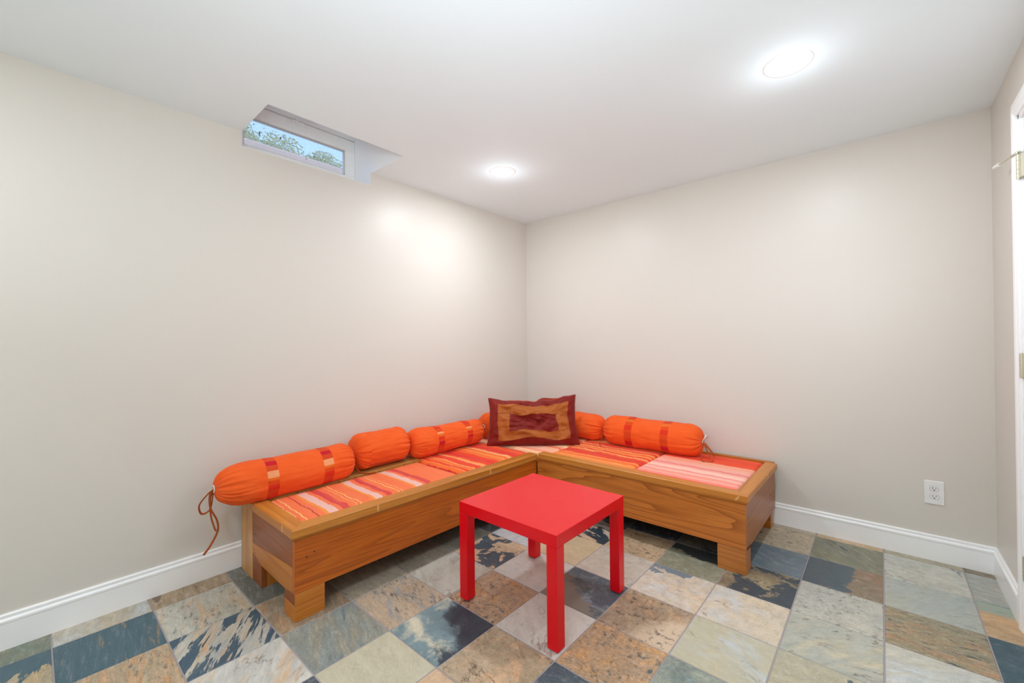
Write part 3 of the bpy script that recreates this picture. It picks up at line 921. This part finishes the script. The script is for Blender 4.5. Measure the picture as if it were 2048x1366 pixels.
def mat_mesh(x0, x1, y0, y1, z0, z1, amp, seed, nx=44, ny=40, crown=.004):
    b = bmesh.new()
    def top(u, v_):
        x, y = x0 + (x1 - x0) * u, y0 + (y1 - y0) * v_
        e = min(u, 1 - u) * (x1 - x0); g = min(v_, 1 - v_) * (y1 - y0)
        edge = min(1, e / .02) ** .5 * min(1, g / .02) ** .5
        w_ = fbm((x * 5 + seed, y * 9, seed), 3) * amp + fbm((x * 16, y * 7 + seed, 3 + seed), 2) * amp * .6
        # soft cross folds
        w_ += amp * 1.2 * max(0, math.sin(y * 26 + 2.2 * math.sin(x * 9 + seed)) - .7)
        return Vector((x, y, z1 - .010 + edge * .010 + (crown * edge + w_ * edge)))
    G = [[b.verts.new(top(i / nx, j / ny)) for j in range(ny + 1)] for i in range(nx + 1)]
    for i in range(nx):
        for j in range(ny): b.faces.new((G[i][j], G[i + 1][j], G[i + 1][j + 1], G[i][j + 1]))
    loop = [G[i][0] for i in range(nx + 1)] + [G[nx][j] for j in range(1, ny + 1)] + [G[i][ny] for i in range(nx - 1, -1, -1)] + [G[0][j] for j in range(ny - 1, 0, -1)]
    low = [b.verts.new((v.co.x, v.co.y, z0)) for v in loop]
    n = len(loop)
    for k in range(n): b.faces.new((loop[k], loop[(k + 1) % n], low[(k + 1) % n], low[k]))
    b.faces.new(low[::-1])
    return b
def seat_mat(label, x0, x1, y0, y1, amp, seed, stops, z1=.388, **k):
    b = mat_mesh(x0, x1, y0, y1, .3355, z1, amp, seed)
    m = stripe_mat('stripes_%d' % seed, y0, stops, **k)
    o = obj('seat_mat', b, m, None, True)
    c = Vector(((x0 + x1) / 2, (y0 + y1) / 2, .3355))
    for v in o.data.vertices: v.co -= c
    o.location = c
    o['label'] = label; o['category'] = 'seat cushion'; o['group'] = 'striped seat mats on the benches'
    return o
seat_mat('coral striped seat mat with pale lavender bands at the near end of the left bench', .2385, .6535, -2.408, -1.470, .0028, 1, S1, dirty=.05, wob=.017)
seat_mat('bright orange and red striped seat mat, far half of the left bench', .035, .664, -1.452, -.806, .0042, 2, S2, dirty=.10, wob=.022)
seat_mat('peach striped seat mat in the corner, in front of the dark red cushion', .035, .798, -.768, -.055, .0008, 3, S3, z1=.390, dirty=.03, wob=.008)
seat_mat('wrinkled orange striped seat mat on the back bench between peach and pink mats', .802, 1.427, -.765, -.055, .0044, 4, S4, z1=.391, dirty=.10, wob=.026)
seat_mat('pale pink striped seat mat with orange band, right end of the back bench', 1.432, 2.024, -.765, -.055, .0010, 5, S5, z1=.391, dirty=.03, wob=.020, wash='f9d8cc')

# ------------------------------------------------------------------ bolsters
def bolster(label, p0, axis, L, r0, r1, floor_z, seed, bands=(), ring0=True, ring1=True, cap=.55, bow=0.0, gather=(1, 1), ties=()):
    """p0: near end of the axis (x, y, z); axis 0 = along +x, 1 = along +y"""
    t = thing('bolster', label, 'bolster', (p0[0] + (L / 2 if axis == 0 else 0), p0[1] + (L / 2 if axis == 1 else 0), floor_z), 'orange bolsters along the walls')
    A = Vector((1, 0, 0)) if axis == 0 else Vector((0, 1, 0))
    Ub = Vector((0, 0, 1))
    Wb = A.cross(Ub)
    P0 = Vector(p0)
    def surf(s, a, extra=0.0):
        """s in metres along axis (0..L = shoulders' full reach), a angle"""
        f = s / L
        r = r0 + (r1 - r0) * f
        c = P0 + A * s + Ub * (-bow * 4 * f * (1 - f))
        ca, sa = math.cos(a), math.sin(a)
        d0, d1 = s, L - s
        cl = r * cap * 1.55
        k0 = max(0, 1 - d0 / (cl * gather[0])); k1 = max(0, 1 - d1 / (cl * gather[1]))
        k = max(k0, k1)
        e = (1 - k ** 2.5) ** .42 if k < 1 else 0
        sd = seed + (0 if k0 > k1 else 9)
        # pleats radiating from the gather, stronger near the ends
        aw = a + .25 * mn.noise(Vector((ca * 2 + sd, sa * 2, f * 3)))
        mod = .55 + .9 * abs(mn.noise(Vector((ca * 2.3 + sd, sa * 2.3, sd + 5))))
        pn = (abs(math.sin(9.5 * aw + sd)) ** .7 - .6) + .55 * (abs(math.sin(16.0 * aw + 2 * sd)) - .6)
        dend = min(s, L - s)
        near = max(0, 1 - dend / (.20 * mod + .02)) ** 1.5
        pl = pn * .0125 * near
        # long creases & lumps
        lump = fbm((s * 5 + seed, ca * 1.1, sa * 1.1 + seed), 3) * .0055 + fbm((s * 9 + seed, ca * 4.5, sa * 4.5), 3) * .0026
        rr_ = r * e
        rr_ = max(.012, rr_ + (pl + lump) * min(1, e * 1.4 + .2)) + extra
        return c, rr_, ca, sa
    def pt(s, a, extra=0.0, dz=0.0):
        c, rr_, ca, sa = surf(s, a, extra)
        v = c + Ub * (rr_ * sa) + Wb * (rr_ * ca)
        if v.z < floor_z and s > -1: v.z = floor_z + (v.z - floor_z) * .06 - (0 if extra == 0 else extra * .3)
        return v
    na, ns = 176, 96
    b = bmesh.new()
    ss = []
    for k in range(ns + 1):
        f = k / ns
        ss.append(L * (.5 - .5 * math.cos(math.pi * f)) * .55 + L * f * .45)
    Gd = [[b.verts.new(pt(s, 2 * math.pi * q / na)) for q in range(na)] for s in ss]
    for A_, B_ in zip(Gd, Gd[1:]):
        for q in range(na): b.faces.new((A_[q], A_[(q + 1) % na], B_[(q + 1) % na], B_[q]))
    # gathered ends sink inwards
    for ring, sg in ((Gd[0], 1), (Gd[-1], -1)):
        c = sum((v.co for v in ring), Vector()) / na + A * (.014 * sg)
        cv = b.verts.new(c)
        for q in range(na): b.faces.new((ring[q], ring[(q + 1) % na], cv))
    off = t.location
    for v in b.verts: v.co -= off
    obj('cover', b, ORANGE, t, True)
    # sewn bands of striped ribbon: strips of colour around the cover
    for (s0, s1, seq) in bands:
        bb = bmesh.new()
        n = 96
        m_ = 4
        GG = [[bb.verts.new(pt(s0 + (s1 - s0) * i / m_, 2 * math.pi * q / n, .0013 if 0 < i < m_ else .0004) - off) for q in range(n)] for i in range(m_ + 1)]
        for i in range(m_):
            for q in range(n):
                f = bb.faces.new((GG[i][q], GG[i][(q + 1) % n], GG[i + 1][(q + 1) % n], GG[i + 1][q]))
                f.material_index = seq[q * len(seq) // n]
        obj('ribbon_band', bb, BANDC, t, True)
    for on, s, sg in ((ring0, 0, -1), (ring1, L, 1)):
        if not on: continue
        b = bmesh.new()
        c = P0 + A * (s + sg * .001) + Ub * .0
        tube(b, [c + Ub * (.0165 * math.cos(6.2832 * q / 16)) + Wb * (.0165 * math.sin(6.2832 * q / 16)) - off for q in range(16)], .0036, 6, closed=True)
        obj('gather_tape', b, TAPE, t, True)
    for pts, rad in ties:
        b = bmesh.new()
        tube(b, [p - off for p in spline(pts, 6)], rad, 6, .45)
        obj('tie_cord', b, RUST, t, True)
    return t
# sequence of ribbon colours round the circumference: 0 orange 1 crimson 2 brick 3 peach 4 amber 5 scarlet
SEQ = [2, 5, 0, 2, 4, 0, 3, 3, 2, 0, 1, 1, 2, 0, 4, 0, 2, 0, 5, 2, 0, 4, 2, 0, 3, 0, 2, 1, 5, 0, 4, 2, 0, 5, 2, 0, 4, 4, 5, 1]
def seq_at(front_deg, order):
    """order: list of (colour, degrees) going down from just behind the top (as seen) for axis=1, Wb=+x"""
    return order
def ring_seq(order, start):
    """colours for 96 steps; order = [(colour, deg)] laid from angle start decreasing (top towards the room)"""
    out = [0] * 96
    a = start
    for c, d in order:
        k = a
        while k > a - d:
            out[int(round(k / 360 * 96)) % 96] = c
            k -= 1.0
        a -= d
    # fill the rest with a repeat
    rest = [2, 0, 5, 0, 4, 2, 1, 0]
    covered = sum(d for _, d in order)
    k = a
    n = 0
    while k > start - 360 + .5:
        out[int(round(k / 360 * 96)) % 96] = rest[int((a - k) // 16) % 8]
        k -= 1.0
    return out
ORD_L = [(2, 14), (0, 10), (1, 16), (2, 14), (3, 18), (4, 9), (0, 9), (5, 16), (2, 14), (5, 20)]
SEQ_L = ring_seq(ORD_L, 84)
ORD_W = [(2, 14), (0, 8), (5, 12), (2, 10), (0, 10), (3, 9), (4, 12), (5, 10), (0, 8), (1, 9), (5, 14), (2, 16)]
SEQ_W = ring_seq(ORD_W, 92)
# for the back wall the room side is at angle 180 when Wb = -y ... laid the other way round
B1L, B1Y = .700, -2.615
k1 = (.275, B1Y + .012, .488)
bolster('long orange bolster with two ribbon bands overhanging the near end of the left bench', (.182, B1Y, .495), 1, B1L, .108, .104, .4035, 1.3,
        bands=((B1Y * -1 - 2.415 + 0.0 if False else .205, .258, SEQ_L), (.490, .545, SEQ_L)), bow=.010, gather=(1.9, 1.1),
        ties=(([(.182, B1Y - .003, .492), (.186, B1Y - .025, .478), (.170, B1Y - .055, .430), (.165, B1Y - .045, .385), (.178, B1Y - .015, .400), (.184, B1Y - .004, .470), (.182, B1Y - .002, .490)], .0055),
              ([(.182, B1Y - .003, .492), (.190, B1Y - .018, .47), (.192, B1Y - .016, .41), (.188, B1Y + .010, .345), (.186, B1Y + .014, .290), (.178, B1Y - .015, .225), (.172, B1Y - .040, .190)], .0048),
              ([(.182, B1Y - .003, .492), (.178, B1Y - .014, .45), (.182, B1Y - .012, .37), (.186, B1Y + .002, .305), (.186, B1Y + .008, .292)], .0045)))
bolster('short plain orange bolster lying against the left wall between the two long banded bolsters', (.128, -1.885, .512), 1, .385, .114, .110, .4035, 2.7, cap=.42,
        ties=(([(.135, -1.888, .50), (.20, -1.90, .45), (.225, -1.885, .412), (.245, -1.845, .400), (.262, -1.80, .397)], .0045),))
bolster('long orange bolster with two faint ribbon bands, far end of the left wall', (.165, -1.493, .492), 1, .680, .104, .090, .3945, 4.1, bow=.0,
        bands=((.185, .24, SEQ_W), (.465, .52, SEQ_W)))
bolster('orange bolster mostly hidden behind the left side of the dark red cushion', (.126, -.735, .498), 1, .36, .104, .104, .3955, 5.9, cap=.42)
SEQ_R = SEQ_L[:]
def mirror(seq):  # angle a -> 180 - a
    return [seq[(48 - q) % 96] for q in range(96)]
SEQ_R = mirror(SEQ_W) 
bolster('orange bolster on the back wall with its pleated right end showing past the cushion', (.285, -.170, .497), 0, .650, .104, .104, .3990, 7.2, gather=(1, 1.35), cap=.6,
        ties=(([(.938, -.172, .495), (.95, -.23, .46), (.945, -.27, .415), (.965, -.31, .398), (1.0, -.345, .396)], .0045),))
bolster('long orange bolster with two ribbon bands on the back bench, right end of the row', (.952, -.185, .505), 0, .735, .112, .108, .3990, 8.6, cap=.62, bow=.004,
        bands=((.205, .262, SEQ_R), (.475, .53, SEQ_R)),
        ties=(([(1.688, -.187, .500), (1.71, -.22, .49), (1.75, -.225, .455), (1.765, -.215, .425), (1.745, -.205, .45), (1.70, -.19, .495)], .0048),
              ([(1.688, -.187, .500), (1.70, -.24, .47), (1.70, -.275, .42), (1.715, -.290, .397), (1.755, -.27, .397), (1.765, -.235, .399)], .0048),
              ([(1.688, -.187, .498), (1.72, -.21, .45), (1.745, -.235, .42)], .0042)))
# scrap of white lining poking out of the right end of the last bolster
last = [o for o in bpy.data.objects if o.name.startswith('bolster') and o.parent is None][-1]
b = bmesh.new()
for i in range(9):
    pass
Gd = []
for i in range(7):
    row = []
    for k in range(9):
        a = -0.9 + 1.8 * k / 8
        rr_ = .012 + .040 * i / 6
        row.append(b.verts.new(Vector((1.684 + .022 * math.sin(i / 6 * 1.7) + .004 * math.sin(5 * a + i), -.187 - rr_ * math.sin(a) * .8, .503 + rr_ * math.cos(a))) - last.location))
    Gd.append(row)
for i in range(6):
    for k in range(8): b.faces.new((Gd[i][k], Gd[i][k + 1], Gd[i + 1][k + 1], Gd[i + 1][k]))
lo = obj('lining', b, LINING, last, True)
sm = lo.modifiers.new('thick', 'SOLIDIFY'); sm.thickness = .003

# ------------------------------------------------------------------ dark red cushion
PA, PB = Vector((.286, -.858, .3965)), Vector((.822, -.372, .3965))
wv = (PB - PA); PWD = wv.length; wv.normalize()
nv = Vector((wv.y, -wv.x, 0)).normalized()        # towards the room
PH = .372
uv_ = (Vector((0, 0, 1)) * .965 - nv * .22).normalized()
pn = wv.cross(uv_).normalized()
if pn.dot(nv) < 0: pn = -pn
def pillow(u, v_, side, extra=0.0):
    """u along width, v up, side +1 = front"""
    U, V = 2 * u - 1, 2 * v_ - 1
    t_ = max(0, (1 - abs(U) ** 2.6)) * max(0, (1 - abs(V) ** 2.4))
    th = .076 * t_ ** .58
    # soft outline: sides drawn in, top sags in the middle, bottom spreads
    x = (u - .5) * PWD * (1.0 - .050 * (1 - V * V)) * (1 - .030 * v_)
    z = v_ * PH
    z -= .040 * (v_ ** 2) * (1 - U * U) ** 1.4
    z += .010 * v_ * U
    inn = min(1, 5 * v_) * min(1, 6 * min(u, 1 - u) + .25)
    x += .016 * fbm((u * 3.2, v_ * 3.0, 11.0), 3) * inn
    z += .018 * fbm((u * 3.6, v_ * 3.0, 15.0), 3) * inn
    z += .020 * math.sin(u * 10.5 - 3.6) * math.exp(-((v_ - .16) / .10) ** 2) * inn
    wr = 0.0
    if side > 0:
        # slumped creases: a V-shaped valley in the middle, folds near the bottom
        vx = abs(u - .55)
        wr -= .034 * math.exp(-((v_ - .42 - vx * .9) / .07) ** 2) * max(0, 1 - vx * 2.6)
        wr += .026 * math.exp(-((v_ - .20 - .12 * math.sin(u * 7)) / .05) ** 2) * t_
        wr += fbm((u * 5, v_ * 5, 2.0), 4) * .021 * min(1, t_ * 2)
        wr += fbm((u * 14, v_ * 11, 7.0), 3) * .009 * min(1, t_ * 3)
    else:
        wr += fbm((u * 5, v_ * 5, 9.0), 3) * .006 * t_
    d = side * (th + wr + extra)
    if t_ <= 0: d = side * extra
    lean = 0.0
    p = (PA + PB) / 2 + wv * x + uv_ * z + pn * d
    p += nv * (.045 * (1 - v_) ** 3 * (1 - .3 * abs(U)))         # bottom pushes forward
    p.z += .004 * fbm((u * 9, 0, 3), 2) * v_
    if p.z < .3965: p.z = .3965
    return p
cush = thing('throw_cushion', 'dark red cushion with tan square frame leaning in the corner', 'cushion', tuple((PA + PB) / 2))
def sheet(u0, u1, v0, v1, nu, nv_, side, extra):
    b = bmesh.new()
    G = [[b.verts.new(pillow(u0 + (u1 - u0) * i / nu, v0 + (v1 - v0) * j / nv_, side, extra) - cush.location) for j in range(nv_ + 1)] for i in range(nu + 1)]
    for i in range(nu):
        for j in range(nv_): b.faces.new((G[i][j], G[i + 1][j], G[i + 1][j + 1], G[i][j + 1]))
    return b, G
b = bmesh.new()
nu, nv_ = 64, 40
Gf = [[b.verts.new(pillow(i / nu, j / nv_, 1) - cush.location) for j in range(nv_ + 1)] for i in range(nu + 1)]
Gb = [[(Gf[i][j] if i in (0, nu) or j in (0, nv_) else b.verts.new(pillow(i / nu, j / nv_, -1) - cush.location)) for j in range(nv_ + 1)] for i in range(nu + 1)]
for G in (Gf, Gb):
    for i in range(nu):
        for j in range(nv_): b.faces.new((G[i][j], G[i + 1][j], G[i + 1][j + 1], G[i][j + 1]))
obj('cover', b, MAROON, cush, True)
FU0, FU1, FV0, FV1 = .105, .905, .13, .885
IU0, IU1, IV0, IV1 = .245, .775, .30, .66
b = bmesh.new()
for (a, c, d_, e_, n1, n2) in ((FU0, FU1, IV1, FV1, 48, 14), (FU0, FU1, FV0, IV0, 48, 12), (FU0, IU0, IV0, IV1, 12, 18), (IU1, FU1, IV0, IV1, 12, 18)):
    s_, _ = sheet(a, c, d_, e_, n1, n2, 1, .0022)
    merge(b, s_)
obj('tan_frame', b, TAN, cush, True)
b, _ = sheet(IU0, IU1, IV0, IV1, 40, 24, 1, .0026)
obj('centre_patch', b, MAROON_IN, cush, True)
# stitched seams of the patchwork
b = bmesh.new()
def seam(pts):
    tube(b, [pillow(u, v_, 1, .0028) - cush.location for u, v_ in pts], .0011, 5)
def line(u0, v0, u1, v1, n=24): return [(u0 + (u1 - u0) * k / n, v0 + (v1 - v0) * k / n) for k in range(n + 1)]
seam(line(FU0, IV1, FU1, IV1)); seam(line(FU0, IV0 + .03, IU0, IV0 + .03)); seam(line(FU0, .515, IU1, .515))
seam(line(IU0, IV0, IU1, IV0)); seam(line(IU0, IV0, IU0, IV1)); seam(line(IU1, IV0, IU1, IV1))
obj('seam', b, MAROON, cush, True)
# back flap of the cover showing above the sagging top edge, with its orange hem
b = bmesh.new()
rows = []
for i in range(25):
    u = .52 + .30 * i / 24
    bump_ = .017 * math.sin(math.pi * i / 24) ** .8
    base = pillow(u, 1.0, -1)
    rows.append([b.verts.new(base + pn * dd + Vector((0, 0, hh)) - cush.location) for dd, hh in ((-.002, -.02), (-.006, bump_ * .5), (-.012, bump_), (-.024, bump_ * .6), (-.030, -.02))])
for A_, B_ in zip(rows, rows[1:]):
    for q in range(4): b.faces.new((A_[q], B_[q], B_[q + 1], A_[q + 1]))
obj('back_flap', b, MAROON, cush, True)
b = bmesh.new()
tube(b, [pillow(.24 + .62 * k / 40, 1.0, -1) + Vector((0, 0, .0012)) - cush.location for k in range(41)], .0016, 6)
obj('hem', b, ORANGE_D, cush, True)

# ------------------------------------------------------------------ red side table
TX0, TX1, TY0, TY1, TZ = 1.117, 1.669, -1.879, -1.327, .450
tab = thing('side_table', 'glossy red square side table with four square legs', 'table', ((TX0 + TX1) / 2, (TY0 + TY1) / 2, 0))
part('tabletop', box((TX0, TY0, TZ - .050), (TX1, TY1, TZ), .0012, 2), RED, tab)
for x in (TX0, TX1 - .050):
    for y in (TY0, TY1 - .050):
        part('leg', box((x + .0003, y + .0003, .004), (x + .0497, y + .0497, TZ - .0508), .0014, 2), RED, tab)
        part('foot_pad', box((x + .006, y + .006, 0), (x + .044, y + .044, .0042)), DARK, tab)
# faint scuffs and water rings on the tabletop, slightly raised edges of the lacquer
for (x, y, r, a0, a1) in ((1.47, -1.60, .018, .2, 3.6), (1.50, -1.575, .012, 3.3, 6.0), (1.37, -1.59, .020, .6, 2.4), (1.415, -1.655, .010, 0, 3.0), (1.345, -1.50, .005, 0, 6)):
    b = bmesh.new()
    tube(b, [(x + r * math.cos(a0 + (a1 - a0) * k / 16), y + r * .6 * math.sin(a0 + (a1 - a0) * k / 16), TZ + .0001) for k in range(17)], .0010, 5, .35)
    part('scuff_mark', b, RED, tab)
